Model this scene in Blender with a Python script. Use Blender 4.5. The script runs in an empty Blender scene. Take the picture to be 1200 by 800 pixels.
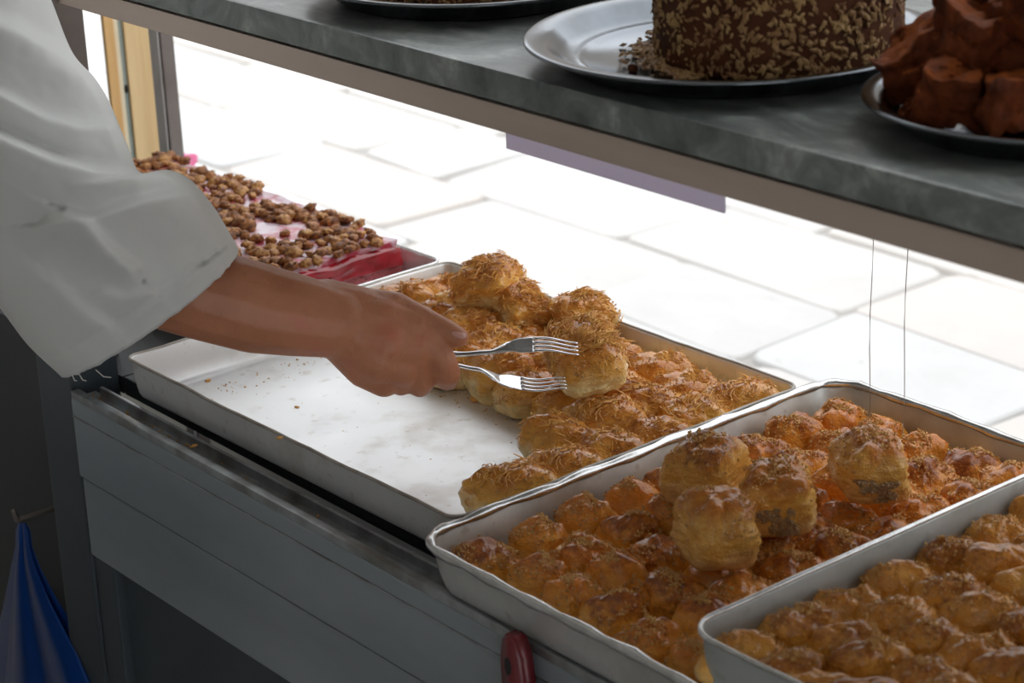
import bpy, bmesh, math, random
import numpy as np
from mathutils import Vector, Matrix, noise, Euler

scene = bpy.context.scene
COL = scene.collection
random.seed(7)

# ------------------------------------------------------------------ camera
FPX = 2632.6                                   # focal length in pixels of the 1200 x 800 frame
CAM = np.array([0.0, 0.0, 0.85])               # 0.85 m above the counter top, 1.75 m above the floor
VX, VY, CC = np.array([-1673., -503.]), np.array([4100., -735.]), np.array([600., 400.])
def _dir(v):
    a = np.array([v[0]-CC[0], v[1]-CC[1], FPX]); return a/np.linalg.norm(a)
_X = -_dir(VX); _Y = _dir(VY); _Y = _Y - _X*(_X@_Y); _Y /= np.linalg.norm(_Y)
_Z = np.cross(_X, _Y)
ROT = np.stack([_X, _Y, _Z])
def U(px, py, dep):                            # a point at a given distance in front of the camera
    return Vector(CAM + ROT @ (np.array([px-600., py-400., FPX])/FPX*dep))
def ony(px, py, y):
    r = ROT @ np.array([px-600., py-400., FPX]); return Vector(CAM + r*((y-CAM[1])/r[1]))
def onz(px, py, z):
    r = ROT @ np.array([px-600., py-400., FPX]); return Vector(CAM + r*((z-CAM[2])/r[2]))

cd = bpy.data.cameras.new('camera'); cam = bpy.data.objects.new('camera', cd); COL.objects.link(cam)
cd.sensor_width = 22.3; cd.lens = FPX/1200*22.3; cd.clip_start = 0.02; cd.clip_end = 200
m = Matrix.Identity(4)
for i in range(3):
    m[i][0] = ROT[i, 0]; m[i][1] = -ROT[i, 1]; m[i][2] = -ROT[i, 2]; m[i][3] = CAM[i]
cam.matrix_world = m
cd.dof.use_dof = True; cd.dof.focus_distance = 2.10; cd.dof.aperture_fstop = 6.3
scene.camera = cam

# ------------------------------------------------------------------ sky and exposure
w = bpy.data.worlds.new('sky'); scene.world = w; w.use_nodes = True
bgn = w.node_tree.nodes['Background']
bgn.inputs[0].default_value = (0.94, 0.972, 1.0, 1); bgn.inputs[1].default_value = 1.75
vs = scene.view_settings
vs.view_transform = 'Standard'; vs.look = 'None'; vs.gamma = 1; vs.use_curve_mapping = False
vs.exposure = 0.30
scene.cycles.use_denoising = True
scene.cycles.max_bounces = 10; scene.cycles.diffuse_bounces = 6; scene.cycles.glossy_bounces = 5
scene.cycles.sample_clamp_indirect = 8

# ------------------------------------------------------------------ materials
MATS = {}
def new_mat(name):
    mt = bpy.data.materials.new(name); mt.use_nodes = True; MATS[name] = mt
    nt = mt.node_tree
    return mt, nt, nt.nodes['Principled BSDF']
def nd(nt, typ, **kw):
    n = nt.nodes.new(typ)
    for k, v in kw.items():
        if k.startswith('i_'):
            key = k[2:].replace('_', ' ')
            n.inputs[key].default_value = v
        else: setattr(n, k, v)
    return n
def ramp(nt, fac, stops):
    r = nt.nodes.new('ShaderNodeValToRGB'); e = r.color_ramp.elements
    while len(e) < len(stops): e.new(0.5)
    for i, (p, c) in enumerate(stops):
        e[i].position = p; e[i].color = (*c, 1) if len(c) == 3 else c
    nt.links.new(fac, r.inputs[0]); return r.outputs[0]
def mix(nt, fac, a, b, mode='MIX'):
    n = nt.nodes.new('ShaderNodeMix'); n.data_type = 'RGBA'; n.blend_type = mode
    for s, v in ((0, fac), (6, a), (7, b)):
        if hasattr(v, 'is_linked') or hasattr(v, 'links'): nt.links.new(v, n.inputs[s])
        else: n.inputs[s].default_value = v if s == 0 else (*v, 1)
    return n.outputs[2]
def math_n(nt, op, a, b=None, clamp=False):
    n = nt.nodes.new('ShaderNodeMath'); n.operation = op; n.use_clamp = clamp
    for s, v in ((0, a), (1, b)):
        if v is None: continue
        if hasattr(v, 'links'): nt.links.new(v, n.inputs[s])
        else: n.inputs[s].default_value = v
    return n.outputs[0]
def coords(nt, kind='Object', rnd=False, scale=(1, 1, 1)):
    tc = nt.nodes.new('ShaderNodeTexCoord'); out = tc.outputs[kind]
    mp = nt.nodes.new('ShaderNodeMapping'); mp.inputs['Scale'].default_value = scale
    nt.links.new(out, mp.inputs[0])
    if rnd:
        oi = nt.nodes.new('ShaderNodeObjectInfo')
        mu = nt.nodes.new('ShaderNodeVectorMath'); mu.operation = 'SCALE'; mu.inputs[0].default_value = (7.3, 3.1, 5.7)
        nt.links.new(oi.outputs['Random'], mu.inputs['Scale']); nt.links.new(mu.outputs[0], mp.inputs['Location'])
    return mp.outputs[0]
def ntex(nt, vec, scale, detail=4, rough=.55, dist=0):
    n = nt.nodes.new('ShaderNodeTexNoise'); n.inputs['Scale'].default_value = scale
    n.inputs['Detail'].default_value = detail; n.inputs['Roughness'].default_value = rough
    n.inputs['Distortion'].default_value = dist
    nt.links.new(vec, n.inputs['Vector']); return n.outputs['Fac']
def bump(nt, b, h, strength, dist=.002):
    n = nt.nodes.new('ShaderNodeBump'); n.inputs['Strength'].default_value = strength; n.inputs['Distance'].default_value = dist
    nt.links.new(h, n.inputs['Height']); nt.links.new(n.outputs[0], b.inputs['Normal']); nt.links.new(n.outputs[0], b.inputs['Coat Normal'])
def simple(name, c1, c2=None, scale=20, rough=.5, metal=0., bmp=0., bscale=None, bdist=.001, lo=.35, hi=.65, stretch=(1, 1, 1), coat=0, rvar=0, spec=.5):
    mt, nt, b = new_mat(name); v = coords(nt, scale=stretch)
    n = ntex(nt, v, scale, 6)
    if c2: nt.links.new(ramp(nt, n, [(lo, c1), (hi, c2)]), b.inputs['Base Color'])
    else: b.inputs['Base Color'].default_value = (*c1, 1)
    b.inputs['Roughness'].default_value = rough; b.inputs['Metallic'].default_value = metal
    b.inputs['Coat Weight'].default_value = coat; b.inputs['Coat Roughness'].default_value = .15
    b.inputs['Specular IOR Level'].default_value = spec
    if rvar:
        nt.links.new(math_n(nt, 'ADD', math_n(nt, 'MULTIPLY', n, rvar), rough-rvar/2), b.inputs['Roughness'])
    if bmp: bump(nt, b, ntex(nt, v, bscale or scale*3, 5), bmp, bdist)
    return mt

# trays: dull aluminium with burnt stains
def tray_mat(name, base, stain, rough, st_lo, st_hi, metal=.85):
    mt, nt, b = new_mat(name); v = coords(nt)
    n1 = ntex(nt, v, 9, 6, .6); n2 = ntex(nt, v, 60, 4)
    c = ramp(nt, n1, [(st_lo, base), (st_hi, stain)])
    c = mix(nt, math_n(nt, 'MULTIPLY', ramp(nt, n2, [(.62, (0, 0, 0)), (.72, (1, 1, 1))]), .5), c, stain)
    nt.links.new(c, b.inputs['Base Color']); b.inputs['Metallic'].default_value = metal
    nt.links.new(math_n(nt, 'ADD', math_n(nt, 'MULTIPLY', n1, .35), rough-.15), b.inputs['Roughness'])
    bump(nt, b, math_n(nt, 'ADD', ntex(nt, v, 14, 3), math_n(nt, 'MULTIPLY', n2, .25)), .5, .002)
    return mt
tray_mat('aluminium', (.80, .80, .80), (.50, .44, .37), .40, .52, .80, .5)
tray_mat('aluminium_old', (.62, .63, .62), (.36, .32, .27), .38, .45, .75, .6)
tray_mat('aluminium_dull', (.50, .53, .53), (.36, .36, .33), .45, .45, .75, .55)
simple('rim_steel', (.72, .73, .74), (.50, .49, .47), 40, .26, .95, .3, 90)
simple('rim_backlit', (.46, .43, .39), (.30, .26, .22), 40, .5, .4, .3, 90)  # darker twin of the steel rim; its backlit look is put into the colour
simple('plate_steel', (.19, .205, .23), (.13, .14, .15), 15, .15, 1., .1, 60)
simple('fork_steel', (.74, .74, .75), (.66, .66, .67), 40, .16, 1.)
simple('grey_paint', (.31, .345, .375), (.23, .26, .285), 7, .40, .35, .25, 60, stretch=(.3, 1, 1), rvar=.2)
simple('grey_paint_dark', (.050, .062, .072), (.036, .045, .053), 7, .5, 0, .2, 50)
simple('dark_board', (.022, .026, .029), (.030, .034, .036), 5, .6)
simple('rail_aluminium', (.42, .45, .47), (.22, .22, .21), 26, .38, .8, .3, 120)
simple('bar_steel', (.58, .47, .40), (.46, .37, .31), 14, .38, .35, .2, 200, stretch=(.1, 1, 1))  # brown tint stands in for warm reflections on the steel
simple('pale_strip', (.62, .60, .58), (.52, .50, .48), 12, .5)
simple('post_steel', (.215, .185, .17), (.16, .135, .122), 12, .45, .5, .2, 100)
simple('matte_dark', (.012, .012, .012), rough=.8)
simple('yellow_wood', (.84, .60, .31), (.74, .50, .24), 10, .45, 0, .3, 60, stretch=(6, 6, .4))
simple('orange_wood', (.76, .46, .18), (.66, .37, .13), 10, .45, 0, .3, 60, stretch=(6, 6, .4))
simple('cream_wood', (.82, .72, .52), (.74, .63, .44), 10, .5)
simple('green_metal', (.22, .27, .25), (.30, .34, .31), 30, .4, .5)
simple('mortar', (.50, .47, .44), (.38, .36, .34), 5, .95)
simple('plaster', (.78, .77, .74), (.70, .69, .66), 3, .9)
simple('facade', (.30, .27, .24), (.24, .22, .20), 2, .9)
simple('floor_tile', (.52, .50, .48), (.44, .42, .40), 4, .6)
simple('cord', (.55, .55, .56), rough=.6)
simple('red_plastic', (.16, .012, .018), (.12, .008, .013), 30, .28)
simple('blade_steel', (.6, .6, .6), rough=.25, metal=1)
simple('black', (.01, .01, .01), rough=.6)
simple('leaf', (.10, .28, .06), (.16, .38, .10), 40, .5)
simple('petal', (.85, .13, .33), (.9, .25, .45), 60, .6)
simple('terracotta', (.45, .18, .09), (.38, .14, .07), 20, .8)
simple('hair', (.04, .028, .02), (.08, .055, .04), 60, .5, 0, .5, 200)
simple('trouser', (.03, .032, .04), (.04, .042, .05), 30, .85)
simple('shoe', (.015, .015, .015), rough=.4)
simple('nail', (.62, .33, .27), (.56, .28, .23), 60, .28)
simple('walnut', (.46, .18, .045), (.15, .045, .012), 110, .5, 0, .9, 260, lo=.4, hi=.6)
simple('walnut_pale', (.60, .30, .085), (.26, .085, .02), 110, .5, 0, .9, 260, lo=.4, hi=.6)
simple('cream_topping', (.74, .60, .66), (.52, .06, .10), 42, .35, 0, .5, 120, coat=.3, lo=.42, hi=.60)
simple('jelly', (.50, .02, .035), (.22, .012, .012), 40, .15, 0, .4, 90, coat=.6)
simple('sponge', (.60, .16, .18), (.32, .06, .05), 45, .6, 0, .8, 120)
simple('choc_cake', (.060, .020, .009), (.10, .034, .013), 40, .7, 0, .6, 120, spec=.15)
simple('nut_chip', (.42, .26, .10), (.20, .085, .03), 60, .6)
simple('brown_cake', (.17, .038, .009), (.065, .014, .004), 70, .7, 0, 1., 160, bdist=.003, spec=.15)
simple('brown_cake_lit_crust', (.34, .085, .016), (.16, .036, .008), 70, .65, 0, 1., 160, bdist=.003, spec=.2)  # orange crust for upward faces; edges lit from behind painted into the colour
simple('crumb', (.72, .44, .15), (.52, .25, .07), 90, .6)
simple('shred', (.82, .46, .11), (.60, .24, .04), 60, .45)
simple('filling', (.50, .34, .18), (.30, .18, .09), 120, .7, 0, .8, 300)

def marble():
    mt, nt, b = new_mat('marble'); v = coords(nt, scale=(1, 1.6, 1))
    n = ntex(nt, v, 13, 8, .65, 1.0); n2 = ntex(nt, v, 75, 6, .65, .5)
    c = ramp(nt, n, [(.34, (.075, .088, .083)), (.5, (.185, .208, .198)), (.66, (.38, .405, .385))])
    c = mix(nt, ramp(nt, n2, [(.4, (0, 0, 0)), (.65, (.7, .7, .7))]), c, (.15, .16, .155))
    nt.links.new(c, b.inputs['Base Color']); b.inputs['Roughness'].default_value = .34
    bump(nt, b, n2, .15, .001)
marble()
def stone():
    mt, nt, b = new_mat('limestone'); v = coords(nt, rnd=True)
    oi = nt.nodes.new('ShaderNodeObjectInfo')
    base = ramp(nt, oi.outputs['Random'], [(0, (.61, .59, .565)), (.35, (.635, .585, .54)), (.6, (.61, .60, .585)), (.8, (.59, .59, .59)), (1, (.63, .575, .535))])
    n = ntex(nt, v, 3.5, 7, .62); n2 = ntex(nt, v, 22, 5, .6)
    c = mix(nt, ramp(nt, n, [(.45, (0, 0, 0)), (.75, (.7, .7, .7))]), base, (.52, .50, .485))
    c = mix(nt, ramp(nt, n2, [(.66, (0, 0, 0)), (.74, (.55, .55, .55))]), c, (.36, .33, .30))
    nt.links.new(c, b.inputs['Base Color']); b.inputs['Roughness'].default_value = .62
    bump(nt, b, n2, .4, .004)
stone()
def cloth():
    mt, nt, b = new_mat('white_cotton'); v = coords(nt)
    b.inputs['Base Color'].default_value = (.80, .81, .80, 1); b.inputs['Roughness'].default_value = .85
    b.inputs['Sheen Weight'].default_value = .15
    bump(nt, b, ntex(nt, v, 700, 2), .12, .0005)
    tr = nt.nodes.new('ShaderNodeBsdfTranslucent'); tr.inputs[0].default_value = (.80, .80, .77, 1)
    ms = nt.nodes.new('ShaderNodeMixShader'); ms.inputs[0].default_value = .28
    out = nt.nodes['Material Output']
    nt.links.new(b.outputs[0], ms.inputs[1]); nt.links.new(tr.outputs[0], ms.inputs[2]); nt.links.new(ms.outputs[0], out.inputs[0])
cloth()
def cardmat():
    mt, nt, b = new_mat('card_paper')
    b.inputs['Base Color'].default_value = (.80, .77, .88, 1); b.inputs['Roughness'].default_value = .6
    tr = nt.nodes.new('ShaderNodeBsdfTranslucent'); tr.inputs[0].default_value = (.86, .82, .94, 1)
    ms = nt.nodes.new('ShaderNodeMixShader'); ms.inputs[0].default_value = .8
    out = nt.nodes['Material Output']
    nt.links.new(b.outputs[0], ms.inputs[1]); nt.links.new(tr.outputs[0], ms.inputs[2]); nt.links.new(ms.outputs[0], out.inputs[0])
cardmat()
def bagmat():
    mt, nt, b = new_mat('blue_plastic')
    b.inputs['Base Color'].default_value = (.012, .075, .34, 1); b.inputs['Roughness'].default_value = .32
    tr = nt.nodes.new('ShaderNodeBsdfTranslucent'); tr.inputs[0].default_value = (.014, .085, .38, 1)
    ms = nt.nodes.new('ShaderNodeMixShader'); ms.inputs[0].default_value = .35
    out = nt.nodes['Material Output']
    nt.links.new(b.outputs[0], ms.inputs[1]); nt.links.new(tr.outputs[0], ms.inputs[2]); nt.links.new(ms.outputs[0], out.inputs[0])
bagmat()
def skin():
    mt, nt, b = new_mat('skin'); v = coords(nt)
    n = ntex(nt, v, 22, 5, .6); n2 = ntex(nt, v, 90, 4)
    c = ramp(nt, n, [(.32, (.42, .165, .085)), (.55, (.50, .205, .11)), (.72, (.53, .175, .105))])
    c = mix(nt, ramp(nt, n2, [(.62, (0, 0, 0)), (.75, (.35, .35, .35))]), c, (.30, .11, .07))
    nt.links.new(c, b.inputs['Base Color']); b.inputs['Roughness'].default_value = .46
    b.inputs['Subsurface Weight'].default_value = .12; b.inputs['Subsurface Radius'].default_value = (.008, .003, .0015)
    b.inputs['Subsurface Scale'].default_value = 1
    vo = nt.nodes.new('ShaderNodeTexVoronoi'); vo.inputs['Scale'].default_value = 420; nt.links.new(v, vo.inputs['Vector'])
    v2 = coords(nt, scale=(1, 1, .25))
    h = math_n(nt, 'ADD', math_n(nt, 'MULTIPLY', vo.outputs['Distance'], .35), ntex(nt, v2, 160, 4))
    bump(nt, b, h, .35, .0012)
skin()
def pastry(name, pale, gold, brown, dark, b_lo, b_hi, d_lo, coat, p_hi=.10, g_lo=.42):
    mt, nt, b = new_mat(name)
    g = nt.nodes.new('ShaderNodeTexCoord').outputs['Generated']
    sp = nt.nodes.new('ShaderNodeSeparateXYZ'); nt.links.new(g, sp.inputs[0]); z = sp.outputs['Z']
    v = coords(nt, rnd=True)
    oi = nt.nodes.new('ShaderNodeObjectInfo')
    n = ntex(nt, v, 38, 5, .6, .4); n2 = ntex(nt, v, 130, 4, .6); n3 = ntex(nt, coords(nt, rnd=True, scale=(1, 1, 6)), 60, 4)
    zz = math_n(nt, 'ADD', z, math_n(nt, 'MULTIPLY', math_n(nt, 'SUBTRACT', n, .5), .9))
    c = ramp(nt, zz, [(p_hi, pale), (g_lo, gold), (b_lo, gold), (b_hi, brown)])
    dk = math_n(nt, 'ADD', math_n(nt, 'MULTIPLY', math_n(nt, 'SUBTRACT', n2, .5), .8), math_n(nt, 'ADD', math_n(nt, 'MULTIPLY', zz, .55), math_n(nt, 'MULTIPLY', oi.outputs['Random'], .35)))
    c = mix(nt, ramp(nt, dk, [(d_lo, (0, 0, 0)), (d_lo+.22, (.85, .85, .85))]), c, dark)
    c = mix(nt, math_n(nt, 'MULTIPLY', ramp(nt, n3, [(.45, (0, 0, 0)), (.62, (1, 1, 1))]), .28), c, brown)
    nt.links.new(c, b.inputs['Base Color'])
    b.inputs['Roughness'].default_value = .55
    b.inputs['Coat Weight'].default_value = coat; b.inputs['Coat Roughness'].default_value = .07
    b.inputs['Specular IOR Level'].default_value = .12
    bump(nt, b, math_n(nt, 'ADD', math_n(nt, 'ADD', n2, math_n(nt, 'MULTIPLY', n3, .6)), ntex(nt, v, 420, 3)), .8, .0022)
    cb = nt.nodes.new('ShaderNodeBump'); cb.inputs['Strength'].default_value = .5; cb.inputs['Distance'].default_value = .003
    nt.links.new(math_n(nt, 'ADD', n, math_n(nt, 'MULTIPLY', n2, .5)), cb.inputs['Height']); nt.links.new(cb.outputs[0], b.inputs['Coat Normal'])
pastry('pastry_shredded', (.90, .68, .30), (.88, .46, .085), (.64, .23, .028), (.34, .09, .012), .62, .92, .64, .9, .30, .56)
pastry('pastry_bun', (.82, .48, .14), (.84, .38, .055), (.64, .20, .022), (.20, .042, .008), .52, .9, .58, .7)
pastry('pastry_fold', (.80, .49, .16), (.78, .38, .07), (.60, .23, .032), (.28, .08, .014), .58, .95, .62, .8)
pastry('pastry_top', (.84, .53, .22), (.84, .45, .10), (.52, .17, .022), (.13, .034, .011), .64, .90, .60, .7)

# ------------------------------------------------------------------ helpers
def obj(name, me, mat=None, parent=None, smooth=True):
    if isinstance(me, bmesh.types.BMesh):
        b = me; me = bpy.data.meshes.new(name); b.to_mesh(me); b.free()
    if mat and not me.materials: me.materials.append(MATS[mat])
    if smooth and len(me.polygons):
        me.polygons.foreach_set('use_smooth', [True]*len(me.polygons))
    o = bpy.data.objects.new(name, me); COL.objects.link(o)
    if parent: attach(o, parent)
    return o
def attach(o, parent):
    o.parent = parent; o.matrix_parent_inverse = parent.matrix_basis.inverted()
def tag(o, label=None, cat=None, group=None, kind=None):
    if label: o['label'] = label
    if cat: o['category'] = cat
    if group: o['group'] = group
    if kind: o['kind'] = kind
    return o
def thing(name, loc, label, cat, group=None, rz=0):
    o = bpy.data.objects.new(name, None); COL.objects.link(o); o.location = loc; o.rotation_euler = (0, 0, rz)
    o.empty_display_size = .05
    return tag(o, label, cat, group)
def box_bm(x0, x1, y0, y1, z0, z1, bev=.002, bm=None):
    bm = bm or bmesh.new()
    r = bmesh.ops.create_cube(bm, size=1)
    for v in r['verts']:
        v.co = Vector(((x0+x1)/2+v.co.x*(x1-x0), (y0+y1)/2+v.co.y*(y1-y0), (z0+z1)/2+v.co.z*(z1-z0)))
    if bev: 
        es = list({e for v in r['verts'] for e in v.link_edges})
        bmesh.ops.bevel(bm, geom=es, offset=bev, segments=2, affect='EDGES', profile=.7)
    return bm
def box(name, x0, x1, y0, y1, z0, z1, mat, parent=None, bev=.002):
    return obj(name, box_bm(x0, x1, y0, y1, z0, z1, bev), mat, parent, smooth=False)
def rings_mesh(name, rings, closed=True, cap0=False, cap1=False):
    n = len(rings[0]); vs_ = [tuple(p) for r in rings for p in r]; fs = []
    for i in range(len(rings)-1):
        for j in range(n if closed else n-1):
            k = (j+1) % n
            fs.append((i*n+j, i*n+k, (i+1)*n+k, (i+1)*n+j))
    if cap0: fs.append(tuple(range(n-1, -1, -1)))
    if cap1: fs.append(tuple((len(rings)-1)*n+j for j in range(n)))
    me = bpy.data.meshes.new(name); me.from_pydata(vs_, [], fs); me.update(); return me
def tube_rings(pts, rad, n=8, closed=False):
    pts = [Vector(p) for p in pts]; out = []; up = Vector((0, 0, 1)); N = len(pts)
    for i, p in enumerate(pts):
        a = pts[(i-1) % N] if closed or i > 0 else p; b = pts[(i+1) % N] if closed or i < N-1 else p
        t = (b-a).normalized(); s = t.cross(up)
        if s.length < 1e-4: s = Vector((1, 0, 0))
        s.normalize(); u = s.cross(t); r = rad[i] if hasattr(rad, '__len__') else rad
        out.append([p+s*math.cos(2*math.pi*k/n)*r+u*math.sin(2*math.pi*k/n)*r for k in range(n)])
    if closed: out.append(out[0])
    return out
def lathe(name, prof, n=64):
    return rings_mesh(name, [[(r*math.cos(2*math.pi*k/n), r*math.sin(2*math.pi*k/n), z) for k in range(n)] for r, z in prof])
def fbm(p, s, o=4):
    return noise.fractal(Vector(p)*s, 1.0, 2.0, o)
def capsule(bm, a, b, ra, rb, n=14, fl=None):
    a = Vector(a); b = Vector(b); t = (b-a); L = t.length; t = t.normalized() if L > 1e-6 else Vector((0, 0, 1))
    s = t.orthogonal().normalized(); u = t.cross(s)
    rows = []
    for k in range(0, 5): 
        f = math.pi/2*(1-k/4); rows.append((-math.sin(f)*ra, math.cos(f)*ra))
    for k in range(0, 5):
        f = math.pi/2*k/4; rows.append((L+math.sin(f)*rb, math.cos(f)*rb))
    vv = []
    for d, r in rows:
        r = max(r, 1e-4)
        vv.append([bm.verts.new(a+t*d+s*math.cos(2*math.pi*i/n)*r+u*math.sin(2*math.pi*i/n)*r) for i in range(n)])
    for i in range(len(vv)-1):
        for j in range(n):
            k = (j+1) % n; bm.faces.new((vv[i][j], vv[i][k], vv[i+1][k], vv[i+1][j]))
    bm.faces.new(vv[0][::-1]); bm.faces.new(vv[-1])
def ellipsoid(bm, c, r, rot=None, seg=20):
    q = bmesh.ops.create_uvsphere(bm, u_segments=seg, v_segments=seg//2+2, radius=1)
    M = Matrix.Translation(Vector(c)) @ (rot.to_matrix().to_4x4() if rot else Matrix()) @ Matrix.Diagonal((*r, 1))
    for v in q['verts']: v.co = M @ v.co
def evaluated(bm, mods, name):
    me = bpy.data.meshes.new(name+'_src'); bm.to_mesh(me); bm.free()
    o = bpy.data.objects.new(name+'_src', me); COL.objects.link(o)
    for typ, kw in mods:
        md = o.modifiers.new(typ, typ)
        for k, v in kw.items(): setattr(md, k, v)
    bpy.context.view_layer.update()
    dg = bpy.context.evaluated_depsgraph_get()
    out = bpy.data.meshes.new_from_object(o.evaluated_get(dg))
    bpy.data.objects.remove(o); bpy.data.meshes.remove(me); out.name = name
    return out
def solid(o, t, off=-1):
    md = o.modifiers.new('thickness', 'SOLIDIFY'); md.thickness = t; md.offset = off
    return o
ORD = ['first', 'second', 'third', 'fourth', 'fifth', 'sixth', 'seventh', 'eighth', 'ninth', 'tenth', 'eleventh', 'twelfth']

# ------------------------------------------------------------------ the room
FZ = -0.90
def struct(o): return tag(o, kind='structure')
struct(box('floor', -4.2, 2.6, -2.8, 1.58, FZ-.1, FZ, 'floor_tile', bev=0))
struct(box('ceiling', -4.2, 2.6, -2.8, 1.75, 1.75, 1.85, 'plaster', bev=0))
struct(box('wall_back', -4.2, 2.6, -2.9, -2.8, FZ, 1.75, 'plaster', bev=0))
struct(box('wall_left', -4.3, -4.2, -2.9, 1.75, FZ, 1.75, 'plaster', bev=0))
# right wall; its unseen doorway is added to let in fill daylight
wr = bmesh.new()
box_bm(2.6, 2.7, -2.9, -2.0, FZ, 1.75, 0, wr); box_bm(2.6, 2.7, .2, 1.75, FZ, 1.75, 0, wr); box_bm(2.6, 2.7, -2.0, .2, 1.35, 1.75, 0, wr)
struct(obj('wall_right', wr, 'plaster', smooth=False))
# front wall: low riser, piers and lintel round the serving window
wf = bmesh.new()
box_bm(-4.2, 2.6, 1.60, 1.70, FZ, -.30, 0, wf); box_bm(-4.2, -3.75, 1.60, 1.75, -.30, 1.75, 0, wf)
box_bm(.55, 2.6, 1.60, 1.75, -.30, 1.75, 0, wf); box_bm(-3.75, .55, 1.60, 1.75, 1.70, 1.75, 0, wf)
struct(obj('wall_front', wf, 'plaster', smooth=False))

# pavement outside, slab by slab
pave = struct(box('pavement', -14, 6, 1.70, 14, FZ-.12, FZ-.012, 'mortar', bev=0))
rnd = random.Random(11)
def slab(x0, x1, y0, y1):
    g = .002; j = lambda: rnd.uniform(-.024, .024)
    q = [(x0+g+j(), y0+g+j()*.7), (x1-g+j(), y0+g+j()*.7), (x1-g+j(), y1-g+j()*.7), (x0+g+j(), y1-g+j()*.7)]
    zt = FZ+rnd.uniform(-.004, .004); cx = sum(p[0] for p in q)/4; cy = sum(p[1] for p in q)/4
    # rounded corners
    ring = []
    for i in range(4):
        p = Vector(q[i]); a = (Vector(q[i-1])-p).normalized(); b = (Vector(q[(i+1) % 4])-p).normalized(); r = rnd.uniform(.012, .05)
        ring += [p+a*r, p+(a+b)*r*.28, p+b*r]
    def lift(s, z): return [(cx+(p.x-cx)*s-0*z, cy+(p.y-cy)*s, z) for p in ring]
    rg = [[(x-cx, y-cy, z-FZ) for x, y, z in L] for L in (lift(1, zt-.06), lift(1, zt-.006), lift(.985, zt))]
    me = rings_mesh('slab', rg, cap1=True)
    o = obj('slab', me, 'limestone', smooth=False); o.location = (cx, cy, FZ); attach(o, pave)
    o.matrix_parent_inverse = pave.matrix_basis.inverted()
yrows = [1.71, 2.05, 2.43, 2.80, 3.17, 3.54, 3.92, 4.34, 4.72, 5.12, 5.55, 5.95, 6.4]
known = {4: [-5.88, -5.30, -4.52, -3.76, -3.22, -2.6], 5: [-5.85, -5.15, -4.76, -4.02, -3.25, -2.7]}
for r in range(len(yrows)-1):
    xs = [-9.3+rnd.uniform(0, .4)]
    k = known.get(r)
    if k:
        while xs[-1] < k[0]-.75: xs.append(xs[-1]+rnd.uniform(.5, .75))
        xs += k
    while xs[-1] < -.6: xs.append(xs[-1]+rnd.uniform(.48, .82))
    for a, b in zip(xs, xs[1:]): slab(a, b, yrows[r], yrows[r+1])
# far ground
struct(box('trim_3', -60, 50, 6.42, 80, FZ-.1, FZ-.004, 'limestone', bev=0))

struct(box('wall_opposite', -60, 40, 20, 20.5, FZ, 8.5, 'facade', bev=0))  # unseen house front, added to darken reflections in the steel plates
# wooden mullion of the shop window and the steel post beside it
JX = -2.84
def jy(px):
    q = ony(px, 60, 1.6); return 1.6*JX/q.x
t1 = struct(box('trim_1', JX-.006, JX, jy(147.8), jy(180), -.32, 1.72, 'yellow_wood', bev=.001))
box('frame_strip', JX-.006, JX+.002, jy(124), jy(135.6), -.32, 1.72, 'orange_wood', t1, .001)
box('frame_strip', JX-.006, JX-.001, jy(135.8), jy(141.5), -.32, 1.72, 'cream_wood', t1, .001)
box('frame_strip', JX-.006, JX-.004, jy(141.8), jy(147.5), -.32, 1.72, 'green_metal', t1, .0005)
bm = bmesh.new(); c_ = ony(145.5, 103, jy(145.5))
capsule(bm, (JX-.003, jy(144.7), c_.z-.003), (JX-.003, jy(144.7), c_.z+.003), .003, .003); obj('screw', bm, 'matte_dark', t1)

# ------------------------------------------------------------------ the counter
cf = .982
counter = thing('counter', (-.9, 1.2, FZ), 'long grey painted serving counter carrying the pastry trays', 'counter')
box('worktop', -1.972, .9, 1.045, 1.462, -.02, 0, 'dark_board', counter)
box('board', -1.972, .9, cf, cf+.02, -.094, -.006, 'grey_paint', counter, .003)
box('board', -1.972, .9, cf+.003, cf+.022, -.186, -.097, 'grey_paint', counter, .003)
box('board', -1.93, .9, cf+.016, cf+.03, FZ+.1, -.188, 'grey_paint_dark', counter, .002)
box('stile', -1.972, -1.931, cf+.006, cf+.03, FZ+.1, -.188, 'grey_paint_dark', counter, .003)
box('rail', -1.972, .9, cf+.001, cf+.010, -.008, .002, 'rail_aluminium', counter, .0015)
box('rail', -1.955, .9, cf+.025, cf+.029, -.012, .004, 'rail_aluminium', counter, .0012)
box('lip', -1.972, .9, cf-.0012, cf+.002, -.0262, -.0245, 'rail_aluminium', counter, .0005)
box('gap_floor', -1.972, .9, cf+.0295, 1.045, -.045, -.030, 'black', counter, 0)
box('channel', -1.972, .9, cf+.002, cf+.0292, -.02, -.006, 'rail_aluminium', counter, .001)
box('back_panel', -1.972, .9, 1.44, 1.46, FZ, -.02, 'grey_paint_dark', counter, .001)
box('plinth', -1.95, .9, 1.03, 1.44, FZ, FZ+.1, 'dark_board', counter, .001)
# corner pilaster and the darker unit beyond it
cu = thing('corner_cabinet', (-2.4, 1.3, FZ), 'dark corner cabinet at the left end of the counter', 'cabinet')
box('pilaster', -2.05, -1.976, cf+.004, cf+.06, FZ, .13, 'grey_paint_dark', cu, .003)
box('panel', -2.75, -2.052, 1.05, 1.07, FZ, .0, 'dark_board', cu, .002)
box('worktop', -2.75, -1.975, 1.045, 1.442, -.02, -.0005, 'dark_board', cu, .001)
box('side', -2.75, -2.73, 1.07, 1.44, FZ, -.021, 'dark_board', cu, .001)

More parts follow.
